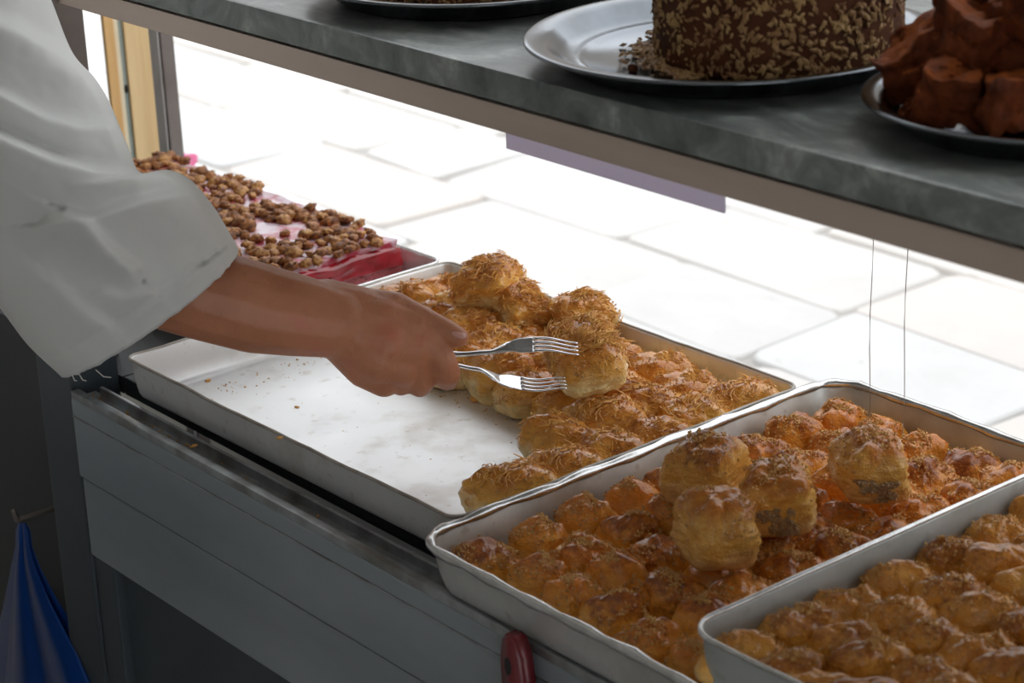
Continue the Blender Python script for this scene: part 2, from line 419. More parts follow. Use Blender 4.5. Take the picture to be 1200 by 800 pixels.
# ------------------------------------------------------------------ the raised marble shelf
shelf = thing('display_shelf', (-1, 1.25, 0), 'grey marble display shelf on a steel frame above the trays', 'shelf')
box('marble_slab', -1.93, .85, 1.046, 1.455, .411, .4365, 'marble', shelf, .003)
box('front_bar', -2.034, .85, 1.05, 1.075, .386, .4075, 'bar_steel', shelf, .0015)
box('matte_dark', -2.034, .85, 1.056, 1.075, .4075, .411, 'matte_dark', shelf, 0)  # dark strip filling the gap between bar and slab
box('rear_bar', -2.62, .85, 1.425, 1.45, .386, .410, 'bar_steel', shelf, .0015)
box('post', -2.075, -2.034, 1.046, 1.076, 0, .436, 'post_steel', shelf, .002)
box('post', .80, .85, 1.08, 1.12, 0, .386, 'post_steel', shelf, .002)
a = ony(178, 70, 1.49).x; b = ony(189, 70, 1.49).x
wp = thing('window_post', (a, 1.5, FZ), 'slim dark steel post beside the yellow wooden window frame', 'post')
box('tube', a, b, 1.492, 1.512, FZ, 1.75, 'post_steel', wp, .002)
box('pale_front', a-.001, b-.004, 1.489, 1.4919, FZ+.01, 1.74, 'pale_strip', wp, .0005)  # thin pale strip over the front of the tube
box('foot_plate', a-.012, b+.012, 1.482, 1.528, FZ, FZ+.004, 'post_steel', wp, .001)

# pale card strip fixed behind the bar
p0 = ony(595, 177, 1.078); p1 = ony(850, 246, 1.078)
cs = obj('card_strip', box_bm(p0.x, p1.x, 1.0765, 1.0785, (p0.z+p1.z)/2, .402, .0004), 'card_paper', smooth=False)
tag(cs, 'pale lilac card strip hanging below the steel shelf bar', 'card')
# two thin cords
for i, (px, lab) in enumerate(((1022, 'thin hanging cord under the shelf, left one of the pair'), (1063, 'thin hanging cord under the shelf, right one of the pair'))):
    q = ony(px, 300, 1.452); pts = [(q.x+.0012*math.sin(k*1.3+i), 1.452, .405-.4*k/12) for k in range(13)]
    tag(obj('cord', rings_mesh('cord', tube_rings(pts, .00045, 6), cap0=True, cap1=True), 'cord'), lab, 'cord', 'hanging cords')

# ------------------------------------------------------------------ baking trays
def rrect(x0, x1, y0, y1, r, ne=26, nc=7):
    pts = []
    C4 = [((x1-r, y1-r), 0), ((x0+r, y1-r), 90), ((x0+r, y0+r), 180), ((x1-r, y0+r), 270)]
    for i, ((cx, cy), a0) in enumerate(C4):
        for k in range(nc+1):
            a = math.radians(a0+90*k/nc); pts.append((cx+r*math.cos(a), cy+r*math.sin(a)))
        nx = C4[(i+1) % 4]; a = math.radians(nx[1]); q = (nx[0][0]+r*math.cos(a), nx[0][1]+r*math.sin(a)); p = pts[-1]
        for k in range(1, ne): pts.append((p[0]+(q[0]-p[0])*k/ne, p[1]+(q[1]-p[1])*k/ne))
    return pts
def tray(name, x0, x1, y0, y1, z0, h, rad, mat, label, rim_r=.0032, wav=.0015, flare=.006, rz=0, seed=0, group='aluminium baking trays', crimp=0, rim_mat='rim_steel'):
    cx, cy = (x0+x1)/2, (y0+y1)/2; hx, hy = (x1-x0)/2, (y1-y0)/2
    t = thing(name, (cx, cy, z0), label, 'tray', group)
    def lp(inset, z, wv=0):
        out = []
        for (x, y) in rrect(-hx+inset, hx-inset, -hy+inset, hy-inset, max(.004, rad-inset)):
            dz = wv*(fbm((x*1.3+seed, y*1.3, seed), 9, 3)); dn = wv*1.4*fbm((x+5+seed, y, seed), 11, 3)
            l = math.hypot(x, y) or 1
            out.append((x+dn*x/l, y+dn*y/l, z+dz))
        return out
    rings = [lp(flare+.10, .0015), lp(flare+.04, .0012), lp(flare+.010, .0012), lp(flare+.004, .003), lp(flare+.001, .008), lp(flare*.5, h*.5, wav*.4), lp(0, h-.001, wav), lp(-.001, h+.001, wav)]
    n = len(rings[0])
    me = rings_mesh('pan', rings, cap0=True)
    o = obj('pan', me, mat); o.location = (cx, cy, z0); attach(o, t); solid(o, .0011, -1)
    rp = lp(-.0015, h+.001, wav); rr = [rim_r*(1+crimp*.35*math.sin(i*1.9)) for i in range(n)] if crimp else rim_r
    o = obj('rim', rings_mesh('rim', tube_rings(rp, rr, 10, closed=True)), rim_mat); o.location = (cx, cy, z0); attach(o, t)
    t.rotation_euler.z = rz
    return t
zr = .045
tray('baking_tray', -1.914, -1.381, 1.022, 1.440, .0, .044, .012, 'aluminium', 'half-empty aluminium baking tray under the hand holding forks', rim_r=.0017, wav=.0014, flare=.004, seed=1, rz=math.radians(.8), rim_mat='rim_backlit')
tray('baking_tray', -1.366, -.86, .975, 1.482, .0, .046, .034, 'aluminium_old', 'aluminium baking tray of round buns between the half-empty tray and the corner one', rim_r=.0042, wav=.0022, flare=.008, seed=4, crimp=.6)
tray('baking_tray', -1.029, -.52, .964, 1.487, .0525, .046, .026, 'aluminium_dull', 'dull aluminium baking tray of folded pastries in the lower right corner', rim_r=.0022, wav=.0008, flare=.003, seed=9)
tray('baking_tray', -2.53, -1.926, 1.16, 1.432, .0, .043, .012, 'aluminium', 'aluminium tray holding the red cake with walnuts', rim_r=.0016, wav=.0008, flare=.004, seed=13)

# ------------------------------------------------------------------ pastries
def blob(name, seed, a, b, h, p, lump, layer, ridge=0, skew=0, nu=52, nv=30, dome=.0, pz=2.4):
    rings = []
    for i in range(nv+1):
        th = math.pi*i/nv; ring = []
        for j in range(nu):
            ph = 2*math.pi*j/nu
            d = Vector((math.sin(th)*math.cos(ph), math.sin(th)*math.sin(ph), math.cos(th)))
            r = 1/((abs(d.x)**p+abs(d.y)**p)**(pz/p)+abs(d.z)**pz)**(1/pz)
            q = d*r
            z = h*(.36+.64*q.z) if q.z > 0 else h*(.36+.36*max(q.z*1.25, -1))
            P = Vector((a*q.x*(1-dome*max(q.z, 0)), b*q.y*(1-dome*.6*max(q.z, 0)), z)); P.x += skew*P.y
            s = Vector((seed*3.7, seed*1.3, seed*.7))
            n1 = fbm(P+s, 30, 3); n2 = fbm(P+s*2, 95, 3)
            side = 1-min(1, abs(d.z)*1.15); up = max(0, d.z)
            k = lump*n1+lump*.34*n2+lump*.85*(.38-noise.voronoi((P+s)*62)[0][0])
            k += layer*side*math.sin((z+.004*n1)*2*math.pi/.0052)
            if ridge: k -= ridge*up*abs(math.sin((P.x*.8+P.y*.35+.006*n1)*math.pi/.019+seed))**.5*.9-ridge*.4*up
            low = min(1, z/(.18*h))
            P += d*k*(.25+.75*low)
            if P.z < 0: P.z = 0
            ring.append(P)
        rings.append(ring)
    me = rings_mesh(name, rings, cap0=False); bm = bmesh.new(); bm.from_mesh(me)
    bmesh.ops.remove_doubles(bm, verts=bm.verts, dist=1e-5); bmesh.ops.recalc_face_normals(bm, faces=bm.faces); bm.to_mesh(me); bm.free(); me.update(); return me
def surf_samples(me, n, rg, zmin):
    vs_ = [v for v in me.vertices if v.normal.z > zmin]
    return [rg.choice(vs_) for _ in range(n)]
def crumbs_mesh(name, me, n, rg, smin, smax, patchy=True, seed=0):
    vs_, fs = [], []
    for v in surf_samples(me, n*3, rg, .25):
        if patchy and fbm(v.co+Vector((seed, 0, 0)), 45, 2) < -.02: continue
        if len(fs)/8 >= n: break
        r = rg.uniform(smin, smax); c = v.co+v.normal*r*.3+Vector((rg.uniform(-.002, .002), rg.uniform(-.002, .002), 0)); e = Euler((rg.random()*6, rg.random()*6, rg.random()*6)).to_matrix()
        o = len(vs_)
        for d in ((1, 0, 0), (-1, 0, 0), (0, 1, 0), (0, -1, 0), (0, 0, 1), (0, 0, -1)):
            vs_.append(tuple(c+e @ (Vector((d[0], d[1]*.75, d[2]*.55))*r*rg.uniform(.7, 1.3))))
        fs += [tuple(o+q for q in f) for f in ((0, 2, 4), (2, 1, 4), (1, 3, 4), (3, 0, 4), (2, 0, 5), (1, 2, 5), (3, 1, 5), (0, 3, 5))]
    m_ = bpy.data.meshes.new(name); m_.from_pydata(vs_, [], fs); m_.update(); return m_
def shreds_mesh(name, me, n, rg, L=.014, lift=.004, zmin=.0, xmax=None, patch=.02):
    vs_, fs = [], []
    cand = [v for v in me.vertices if v.normal.z > zmin and (xmax is None or v.co.x < xmax)]
    base = rg.uniform(0, 6.28); sd_ = rg.uniform(0, 50); cand = [v for v in cand if fbm(v.co+Vector((sd_, 0, 0)), 38, 2) > patch] or cand
    for _ in range(n):
        v = rg.choice(cand); nrm = v.normal
        ang = base+rg.gauss(0, .7); t = Vector((math.cos(ang), math.sin(ang), rg.uniform(-.3, .3))); t = (t-nrm*t.dot(nrm)).normalized()
        l = L*rg.uniform(.5, 1.5); w_ = rg.uniform(.0005, .0010); p = v.co+nrm*.0004; o = len(vs_); s = t.cross(nrm)
        cv = rg.uniform(-.4, .4); lf = rg.uniform(.2, 1)*lift
        for k in range(4):
            f = k/3; c = p+t*l*f+nrm*(lf*math.sin(f*2.2))+s*cv*l*f*f; ww = w_*(1-.5*f)
            vs_ += [tuple(c+s*ww), tuple(c-s*ww), tuple(c+nrm*ww*1.3)]
        for k in range(3):
            a_ = o+k*3
            for i in range(3): j = (i+1) % 3; fs.append((a_+i, a_+j, a_+3+j, a_+3+i))
        fs += [(o, o+2, o+1), (o+9, o+10, o+11)]
    m_ = bpy.data.meshes.new(name); m_.from_pydata(vs_, [], fs); m_.update(); return m_
rg = random.Random(5)
KIND = {}
def variants(kind, n, mat, a, b, h, p, lump, layer, ridge, skew, dome, crumb, shred, pz):
    L = []
    for i in range(n):
        me = blob(kind, i*1.7+len(KIND)*9.1+1, a*rg.uniform(.95, 1.06), b*rg.uniform(.95, 1.06), h*rg.uniform(.92, 1.08), p, lump, layer, ridge, skew, dome=dome, pz=pz)
        me.materials.append(MATS[mat]); me.polygons.foreach_set('use_smooth', [True]*len(me.polygons))
        cm = crumbs_mesh('crumb_topping', me, crumb, rg, .0008, .0021, seed=i); cm.materials.append(MATS['crumb'])
        sm = None
        if shred: sm = shreds_mesh('pastry_shreds', me, shred, rg, L=.0075, lift=.0016, zmin=.1); sm.materials.append(MATS['shred'])
        L.append((me, cm, sm))
    KIND[kind] = L
variants('shredded_pastry', 7, 'pastry_shredded', .0285, .0335, .045, 4.6, .0048, .0013, .0030, .20, .08, 110, 150, 3.2)
variants('pastry_bun', 8, 'pastry_bun', .0252, .0272, .044, 2.9, .0055, .0005, .0026, .14, .08, 340, 0, 2.5)
variants('folded_pastry', 7, 'pastry_fold', .0186, .0288, .039, 3.0, .0042, .0005, .0026, .26, .10, 200, 0, 2.5)
def place(kind, i, loc, rot, label, group, sc=1.0):
    me, cm, sm = KIND[kind][i % len(KIND[kind])]
    o = bpy.data.objects.new(kind, me); COL.objects.link(o); o.location = loc; o.rotation_euler = rot; o.scale = (sc, sc, sc)
    tag(o, label, 'pastry', group)
    c = bpy.data.objects.new('crumb_topping', cm); COL.objects.link(c); c.parent = o; c['kind'] = 'stuff'
    if sm:
        c = bpy.data.objects.new('pastry_shreds', sm); COL.objects.link(c); c.parent = o; c['kind'] = 'stuff'
    return o
R = math.radians
# round buns in the middle tray
cnt = 0
for r in range(9):
    for c in range(7):
        x = -1.326+.0490*c+rg.uniform(-.003, .003); y = 1.023+.0518*r+rg.uniform(-.003, .003)+(.006 if c % 2 else 0)
        if x > -1.06 and r > 0: continue                       # under the corner tray
        place('pastry_bun', rg.randrange(8), (x, y, .0018), (R(rg.uniform(-6, 6)), R(rg.uniform(-6, 6)), rg.choice((0, math.pi))+R(rg.uniform(-16, 16))),
              'crumb-topped bun in the middle tray, %s row from the front, %s from the left' % (ORD[r], ORD[c]), 'buns in the middle tray', rg.uniform(.93, .96) if r == 0 else rg.uniform(.97, 1.05))
# folded pastries in the corner tray
for r in range(9):
    for c in range(13):
        x = -1.004+.0362*c+rg.uniform(-.002, .002); y = .999+.0565*r+rg.uniform(-.003, .003)+.010*(c % 2)-.005
        if x > -.56 or y > 1.462: continue
        p = Vector((x, y, .09)); q = Vector(ROT.T @ (np.array(p)-CAM)); px = 600+FPX*q.x/q.z; py = 400+FPX*q.y/q.z
        if px > 1330 or py > 900: continue                     # far outside the frame
        place('folded_pastry', rg.randrange(7), (x, y, .0545), (R(rg.uniform(-5, 5)), R(rg.uniform(-5, 5)), rg.choice((0, math.pi))+R(rg.uniform(-9, 9))-.18),
              'folded pastry in the corner tray, %s row from the front, %s from the left' % (ORD[r], (ORD+['thirteenth'])[c]), 'pastries in the corner tray', rg.uniform(.95, 1.06))
# shredded pastries in the half-empty tray: back rows and the right-hand end
cols = [-1.419-.0572*i for i in range(9)]; rows = [1.062, 1.121, 1.179, 1.236, 1.293, 1.347, 1.398]
for c, x in enumerate(cols):
    for r, y in enumerate(rows):
        if r < 1: continue
        if r in (1,) and c > 0: continue
        if r in (2,) and c > 0: continue
        if r in (3,) and c > 1: continue
        if c == 8 and r < 5: continue
        xx = x+rg.uniform(-.003, .003); yy = y+rg.uniform(-.003, .003)-(.012 if c % 2 else 0)
        place('shredded_pastry', rg.randrange(7), (xx, yy, .0016), (R(rg.uniform(-6, 6)), R(rg.uniform(-6, 6)), rg.choice((0, math.pi))+R(rg.uniform(-12, 12))-.25),
              'golden shredded pastry in the half-empty tray, %s row from the back, %s from the right' % (ORD[6-r], ORD[c]), 'pastries in the half-empty tray', rg.uniform(.92, 1.08))

# larger pieces lying on top
def topper(kind, name, seed, size, loc, rot, label, mat, shred=0, p=3.0, fill=None, group='larger pieces lying on top', crumb=260, lump=.0045, xmax=None):
    me = blob(name, seed, *size, p, lump, .0014, .0016, .08, nu=72, nv=40, dome=.06, pz=3.4)
    o = obj(name, me, mat); o.location = loc; o.rotation_euler = rot; tag(o, label, 'pastry', group)
    cm = obj('crumb_topping', crumbs_mesh('crumb_topping', me, crumb, rg, .0008, .0022, seed=seed), 'crumb', smooth=False); cm.parent = o; cm['kind'] = 'stuff'
    if shred:
        sm = obj('pastry_shreds', shreds_mesh('pastry_shreds', me, shred, rg, L=.0085, lift=.0022, zmin=-.3, xmax=xmax, patch=-.12), 'shred', smooth=False); sm.parent = o; sm['kind'] = 'stuff'
    if fill:
        fm = bpy.data.meshes.new('filling'); V, F = [], []
        cand = [v for v in me.vertices if v.normal.x > .72 and .12*size[2] < v.co.z < .52*size[2] and fbm(v.co+Vector((seed, 0, 0)), 45, 2) > .0 and v.co.y < .4*size[1]]
        for _ in range(330):
            v = rg.choice(cand); r_ = rg.uniform(.0014, .0030); c_ = v.co+Vector((-r_*.2, rg.uniform(-.002, .002), rg.uniform(-.002, .002))); o_ = len(V); e_ = Euler((rg.random()*6, rg.random()*6, 0)).to_matrix()
            for d in ((1, 0, 0), (-1, 0, 0), (0, 1, 0), (0, -1, 0), (0, 0, 1), (0, 0, -1)): V.append(tuple(c_+e_ @ (Vector(d)*r_*rg.uniform(.6, 1.2))))
            F.extend([tuple(o_+q for q in f) for f in ((0, 2, 4), (2, 1, 4), (1, 3, 4), (3, 0, 4), (2, 0, 5), (1, 2, 5), (3, 1, 5), (0, 3, 5))])
        fm.from_pydata(V, [], F); fm.update(); bm = fm
        f = obj('filling', bm, 'filling', smooth=False); f.parent = o; f['kind'] = 'stuff'; f['label'] = 'dark minced filling showing at the cut end'
    return o
def bun_top(px, py, seed, size, rz, label, tilt=(0, 0), fill=None, dep_z=.058):
    c = onz(px, py, dep_z+.018)
    topper('bun', 'large_bun', seed, size, (c.x, c.y, dep_z-.006), (R(tilt[0]), R(tilt[1]), R(rz)), label, 'pastry_top', fill=fill, p=5.0)
bun_top(828, 548, 21, (.031, .030, .052), 20, 'large pale-sided bun on the middle tray nearest the half-empty tray', (4, -4))
bun_top(838, 618, 22, (.031, .029, .054), -25, 'large cube-like bun lying on top, nearest the front of the middle tray', (-3, 5))
bun_top(915, 578, 23, (.033, .029, .050), -42, 'large dark-topped bun with filling at its cut end, second from the right of four', (6, 4), ((.029, -.006, .018), (.0055, .017, .006)))
bun_top(1018, 542, 24, (.033, .028, .050), -30, 'large bun with a scorched top, rightmost of the four lying on the middle tray', (-4, 4), ((.029, -.004, .020), (.0055, .017, .006)))
def shr_top(px, py, dep, seed, size, rot, label, sh=500, fill=None, xmax=None):
    c = U(px, py, dep)
    return topper('s', 'shredded_pastry', seed, size, (c.x, c.y, c.z-size[2]*.45), tuple(R(a_) for a_ in rot), label, 'pastry_top' if fill else 'pastry_shredded', shred=sh, fill=fill, p=5.0, lump=.005, xmax=xmax)
shr_top(577, 334, 2.385, 31, (.036, .031, .054), (8, -6, 30), 'browned shredded pastry on top of the heap at the back of the half-empty tray')
shr_top(605, 356, 2.36, 32, (.038, .024, .036), (-10, 12, -20), 'torn shredded pastry leaning below the topmost one at the back')
shr_top(681, 368, 2.33, 33, (.031, .028, .040), (4, 4, -10), 'rounded shredded pastry lying on the back row behind the forks')
shr_top(687, 414, 2.150, 34, (.050, .033, .039), (8, 10, -28), 'large flaky pastry gripped between the two forks', 1500, xmax=.024)

# crumbs and flakes
def flake(px, py, z, s, seed, lab):
    c = onz(px, py, z); bm = bmesh.new(); bmesh.ops.create_icosphere(bm, subdivisions=2, radius=1)
    for v in bm.verts: v.co = Vector((v.co.x*s, v.co.y*s*.65, v.co.z*s*.35))*(1+.35*fbm(v.co+Vector((seed, 0, 0)), 1.5, 3))
    o = obj('pastry_flake', bm, 'shred'); o.location = (c.x, c.y, z+s*.3); o.rotation_euler.z = seed
    tag(o, lab, 'crumb', 'pastry flakes')
flake(562, 470, .0017, .0105, 1, 'big golden pastry flake fallen beside the cut row of pastries')
flake(244, 447, .0017, .0042, 2, 'small yellow flake on the bare tray near the cuff')
flake(348, 478, .0017, .0034, 3, 'tiny flake in the middle of the bare tray')
flake(328, 514, .046, .0036, 4, 'tiny brown flake stuck on the front rim of the half-empty tray')
flake(228, 523, .003, .0036, 5, 'tiny brown flake on the counter rail below the cuff')
vs_, fs = [], []
def crumb_at(c, r):
    o = len(vs_); e = Euler((rg.random()*6, rg.random()*6, rg.random()*6)).to_matrix()
    for d in ((1, 0, 0), (-1, 0, 0), (0, 1, 0), (0, -1, 0), (0, 0, 1), (0, 0, -1)): vs_.append(tuple(Vector(c)+e @ (Vector(d)*r*rg.uniform(.6, 1.2))))
    fs.extend([tuple(o+q for q in f) for f in ((0, 2, 4), (2, 1, 4), (1, 3, 4), (3, 0, 4), (2, 0, 5), (1, 2, 5), (3, 1, 5), (0, 3, 5))])
for _ in range(150):
    x = rg.uniform(-1.87, -1.47); y = rg.uniform(1.04, 1.28); crumb_at((x, y, .002), rg.uniform(.0004, .0014))
for _ in range(260):
    x = rg.uniform(-1.80, -1.46); y = 1.262+rg.gauss(0, .012); crumb_at((x, y, .002), rg.uniform(.0005, .0022))
for _ in range(120): crumb_at((rg.uniform(-1.88, -1.84), rg.uniform(1.03, 1.30), .002), rg.uniform(.0005, .002))
me = bpy.data.meshes.new('tray_crumbs'); me.from_pydata(vs_, [], fs); me.update()
tag(obj('tray_crumbs', me, 'crumb', smooth=False), 'fine golden crumbs scattered over the bare tray floor', 'crumbs', kind='stuff')
vs_, fs = [], []
for _ in range(110):
    x = rg.triangular(-1.965, -1.4, -1.93); crumb_at((x, rg.uniform(.993, 1.005), -.005), rg.uniform(.0005, .0018))
me = bpy.data.meshes.new('rail_crumbs'); me.from_pydata(vs_, [], fs); me.update()
tag(obj('rail_crumbs', me, 'crumb', smooth=False), 'crumbs caught in the channel along the counter edge', 'crumbs', kind='stuff')
# grease droplets on the bare tray
for i, (px, py, s) in enumerate(((572, 536, .0062), (528, 527, .003), (552, 531, .0025), (556, 545, .002))):
    c = onz(px, py, .0014); bm = bmesh.new(); ellipsoid(bm, (0, 0, 0), (s, s*.7, s*.14))
    o = obj('syrup_drop', bm, 'rim_steel'); o.location = (c.x, c.y, .0015)
    tag(o, 'clear syrup drop on the bare tray, %s of four by size' % ('largest', 'second', 'third', 'smallest')[i], 'drop', 'syrup drops')

# ------------------------------------------------------------------ red walnut cake
cake = thing('walnut_cake', (-2.2, 1.25, .002), 'red jelly cake topped with walnuts behind the white sleeve', 'cake')
def cake_block(name, x0, x1, y0, y1, z0, z1, mat, amp):
    bm = bmesh.new(); nx, ny, nz = 50, 24, 6
    bmesh.ops.create_cube(bm, size=1); bmesh.ops.subdivide_edges(bm, edges=bm.edges, cuts=16, use_grid_fill=True)
    for v in bm.verts:
        p = Vector((x0+(v.co.x+.5)*(x1-x0), y0+(v.co.y+.5)*(y1-y0), z0+(v.co.z+.5)*(z1-z0)))
        v.co = p+Vector((fbm(p, 40, 3), fbm(p+Vector((3, 0, 0)), 40, 3), fbm(p+Vector((0, 4, 0)), 30, 3)*(1 if v.co.z > 0 else 0)))*amp
    return obj(name, bm, mat, cake)
cake_block('sponge', -2.50, -1.985, 1.19, 1.420, .002, .034, 'sponge', .003)
cake_block('jelly', -2.50, -1.978, 1.192, 1.417, .032, .052, 'jelly', .004)
cake_block('cream', -2.50, -1.990, 1.19, 1.418, .049, .059, 'cream_topping', .004)
WN = []
for i in range(6):
    bm = bmesh.new(); bmesh.ops.create_icosphere(bm, subdivisions=3, radius=1)
    for v in bm.verts:
        d = v.co.copy(); k = 1+.30*fbm(d+Vector((i*5, 0, 0)), 2.2, 2)+.13*math.sin(d.x*9+i)*math.sin(d.y*8)
        if abs(d.y) < .12: k *= .86
        v.co = Vector((d.x*.0115, d.y*.0095, d.z*.0062))*k
    me = bpy.data.meshes.new('walnut'); bm.to_mesh(me); bm.free(); me.materials.append(MATS['walnut' if i % 2 else 'walnut_pale'])
    me.polygons.foreach_set('use_smooth', [True]*len(me.polygons)); WN.append(me)
k = 0
pts_used = []
while k < 340:
    x = rg.uniform(-2.49, -1.985); y = rg.uniform(1.20, 1.418)
    if fbm((x, y, 3), 16, 2) < -.20: 
        if rg.random() < .85: k += 0.02; continue
    if any((x-a_)**2+(y-b_)**2 < .0098**2 for a_, b_ in pts_used):
        k += .03; continue
    pts_used.append((x, y)); k += 1
    o = bpy.data.objects.new('walnut', WN[rg.randrange(6)]); COL.objects.link(o)
    o.location = (x, y, .061+rg.uniform(0, .004)); o.rotation_euler = (rg.uniform(-.5, .5), rg.uniform(-.5, .5), rg.uniform(0, 6)); s = rg.uniform(.55, 1.0); o.scale = (s, s, s); attach(o, cake)
# cut end: red jelly pieces
for i, (px, py) in enumerate(((452, 297), (440, 303), (425, 315), (405, 318))):
    c = onz(px, py, .035); bm = bmesh.new(); bmesh.ops.create_icosphere(bm, subdivisions=3, radius=.013)
    for v in bm.verts: v.co *= 1+.4*fbm(v.co+Vector((i, 0, 0)), 60, 3)
    o = obj('jelly_piece', bm, 'jelly'); o.location = (min(c.x, -1.972), c.y, .032); attach(o, cake)

# ------------------------------------------------------------------ round plates and cakes on the shelf
SZ = .4366
def plate(x, y, r, label):
    prof = [(.0005, .0045), (r*.45, .0045), (r*.70, .0045), (r*.72, .0065), (r*.745, .0065), (r*.77, .0055), (r*.83, .0090), (r*.89, .0185), (r*.93, .0205), (r*.985, .0215), (r, .0212), (r*1.004, .0195), (r*.995, .0185), (r*.93, .0178), (r*.895, .0155), (r*.84, .0060), (r*.78, .0003), (.0005, .0003)]
    o = obj('round_plate', lathe('round_plate', prof, 96), 'plate_steel'); o.location = (x, y, SZ)
    return tag(o, label, 'plate', 'round steel plates on the marble shelf')
plate(-1.215, 1.190, .158, 'round steel plate carrying the tall nut-coated cake')
plate(-.925, 1.206, .125, 'round steel plate of brown cake chunks at the right end')
plate(-1.56, 1.212, .150, 'round steel plate at the top edge, left of the nut-coated cake')
def nut_cake(name, x, y, r, h, label, n):
    t = thing(name, (x, y, SZ+.0046), label, 'cake')
    rings = []
    for rr, z in [(.001, 0), (r*.98, 0), (r, .006), (r*1.0, h*.25), (r*.985, h*.5), (r*.98, h*.75), (r*.97, h*.95), (r*.93, h), (r*.5, h*1.0), (.001, h)]:
        rings.append([Vector((rr*math.cos(2*math.pi*k/64), rr*math.sin(2*math.pi*k/64), z)) for k in range(64)])
    for rgn in rings:
        for v in rgn: v += Vector((v.x, v.y, 0))*(.03*fbm(v, 25, 3))
    me = rings_mesh('cake_body', rings); o = obj('cake_body', me, 'choc_cake'); o.location = t.location; attach(o, t)
    V, F = [], []
    def chip(c, nrm, s):
        e = nrm.to_track_quat('Z', 'Y').to_matrix() @ Euler((rg.uniform(-.5, .5), rg.uniform(-.5, .5), rg.random()*6)).to_matrix(); b0 = len(V)
        for d in ((1, .2, 0), (-1, -.1, 0), (.1, .6, 0), (-.2, -.6, 0), (.1, 0, .35), (0, .1, -.35)): V.append(tuple(c+e @ (Vector(d)*s*rg.uniform(.75, 1.25))))
        F.extend([tuple(b0+q for q in f) for f in ((0, 2, 4), (2, 1, 4), (1, 3, 4), (3, 0, 4), (2, 0, 5), (1, 2, 5), (3, 1, 5), (0, 3, 5))])
    for _ in range(n):
        a_ = rg.uniform(0, 6.283); z = h*rg.random()**1.15; d = Vector((math.cos(a_), math.sin(a_), 0))
        chip(d*r*1.005+Vector((0, 0, z)), d, rg.uniform(.0020, .0048))
    for _ in range(n//3):
        a_ = rg.uniform(0, 6.283); rr = r*math.sqrt(rg.random())*.97; chip(Vector((rr*math.cos(a_), rr*math.sin(a_), h)), Vector((0, 0, 1)), rg.uniform(.0025, .005))
    for _ in range(n//5):
        a_ = rg.uniform(2.7, 4.9); rr = r+abs(rg.gauss(0, .010)); chip(Vector((rr*math.cos(a_), rr*math.sin(a_), .0025)), Vector((0, 0, 1)), rg.uniform(.002, .005))
    me = bpy.data.meshes.new('nut_coating'); me.from_pydata(V, [], F); me.update()
    o = obj('nut_coating', me, 'nut_chip', smooth=False); o['kind'] = 'stuff'; o.location = t.location; attach(o, t)
    return t
nut_cake('nut_cake', -1.188, 1.215, .094, .115, 'tall dark cake coated in chopped nuts on the round plate', 2600)
nut_cake('nut_cake', -1.56, 1.215, .095, .022, 'flat nut-topped cake on the plate at the top edge', 500)
# crumbs on plate two
bm = bmesh.new(); bmesh.ops.create_icosphere(bm, subdivisions=2, radius=.004)
for v in bm.verts: v.co *= 1+.4*fbm(v.co, 200, 2)
o = obj('cake_crumb', bm, 'choc_cake'); c = onz(741, 82, SZ+.006); o.location = (c.x, c.y, SZ+.0072); tag(o, 'dark cake crumb alone on the bare part of the steel plate', 'crumb')
# brown cake chunks
def chunk(px, py, dep, size, rot, seed, label):
    bm = bmesh.new(); bmesh.ops.create_cube(bm, size=1); bmesh.ops.subdivide_edges(bm, edges=bm.edges, cuts=15, use_grid_fill=True)
    for v in bm.verts:
        q = v.co.copy(); rr = 1-.10*(max(abs(q.x), .38)+max(abs(q.y), .38)+max(abs(q.z), .38)-1.14)*2
        p = Vector((q.x*size[0]*rr*(1-.25*q.z), q.y*size[1]*rr, q.z*size[2]*rr)); s = Vector((seed*2.1, seed, 0))
        v.co = p+Vector((fbm(p+s, 40, 4), fbm(p+s*2, 40, 4), fbm(p+s*3, 40, 4)))*.0075
    me = bpy.data.meshes.new('cake_chunk'); bm.to_mesh(me); bm.free()
    me.materials.append(MATS['brown_cake']); me.materials.append(MATS['brown_cake_lit_crust'])
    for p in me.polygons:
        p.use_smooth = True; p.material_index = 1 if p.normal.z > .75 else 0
    o = obj('cake_chunk', me); o.location = (-.925+px, 1.206+py, dep); o.rotation_euler = tuple(R(a_) for a_ in rot)
    tag(o, label, 'cake', 'brown cake chunks')
chunk(-.070, -.046, .480, (.062, .046, .036), (14, -30, 20), 1, 'brown cake chunk at the left rim, tilted towards the tall nut-coated cake')
chunk(-.025, -.040, .500, (.054, .050, .036), (-10, 8, -15), 2, 'brown cake chunk in the middle of the heap against the picture edge')
chunk(-.018, -.074, .467, (.042, .034, .034), (6, 4, 25), 3, 'brown cake chunk at the front of the heap, above the plate rim')
chunk(.028, -.068, .469, (.044, .042, .036), (-4, 6, 50), 4, 'brown cake chunk at the right picture edge, low on the plate')
chunk(-.042, -.008, .520, (.060, .046, .038), (20, -14, 10), 5, 'brown cake chunk on top of the heap, nearest the picture top')
chunk(.015, -.030, .522, (.056, .05, .040), (5, 12, -20), 6, 'brown cake chunk on top at the right picture edge')
chunk(-.050, -.064, .453, (.030, .030, .012), (0, 0, 40), 7, 'small dark cake chunk low between the plate rim and the heap')
chunk(-.045, .030, .470, (.05, .05, .05), (0, 10, 30), 8, 'dark cake chunk at the back of the heap')
chunk(.008, -.004, .474, (.085, .078, .062), (0, 0, 10), 9, 'dark cake chunk buried behind the others')

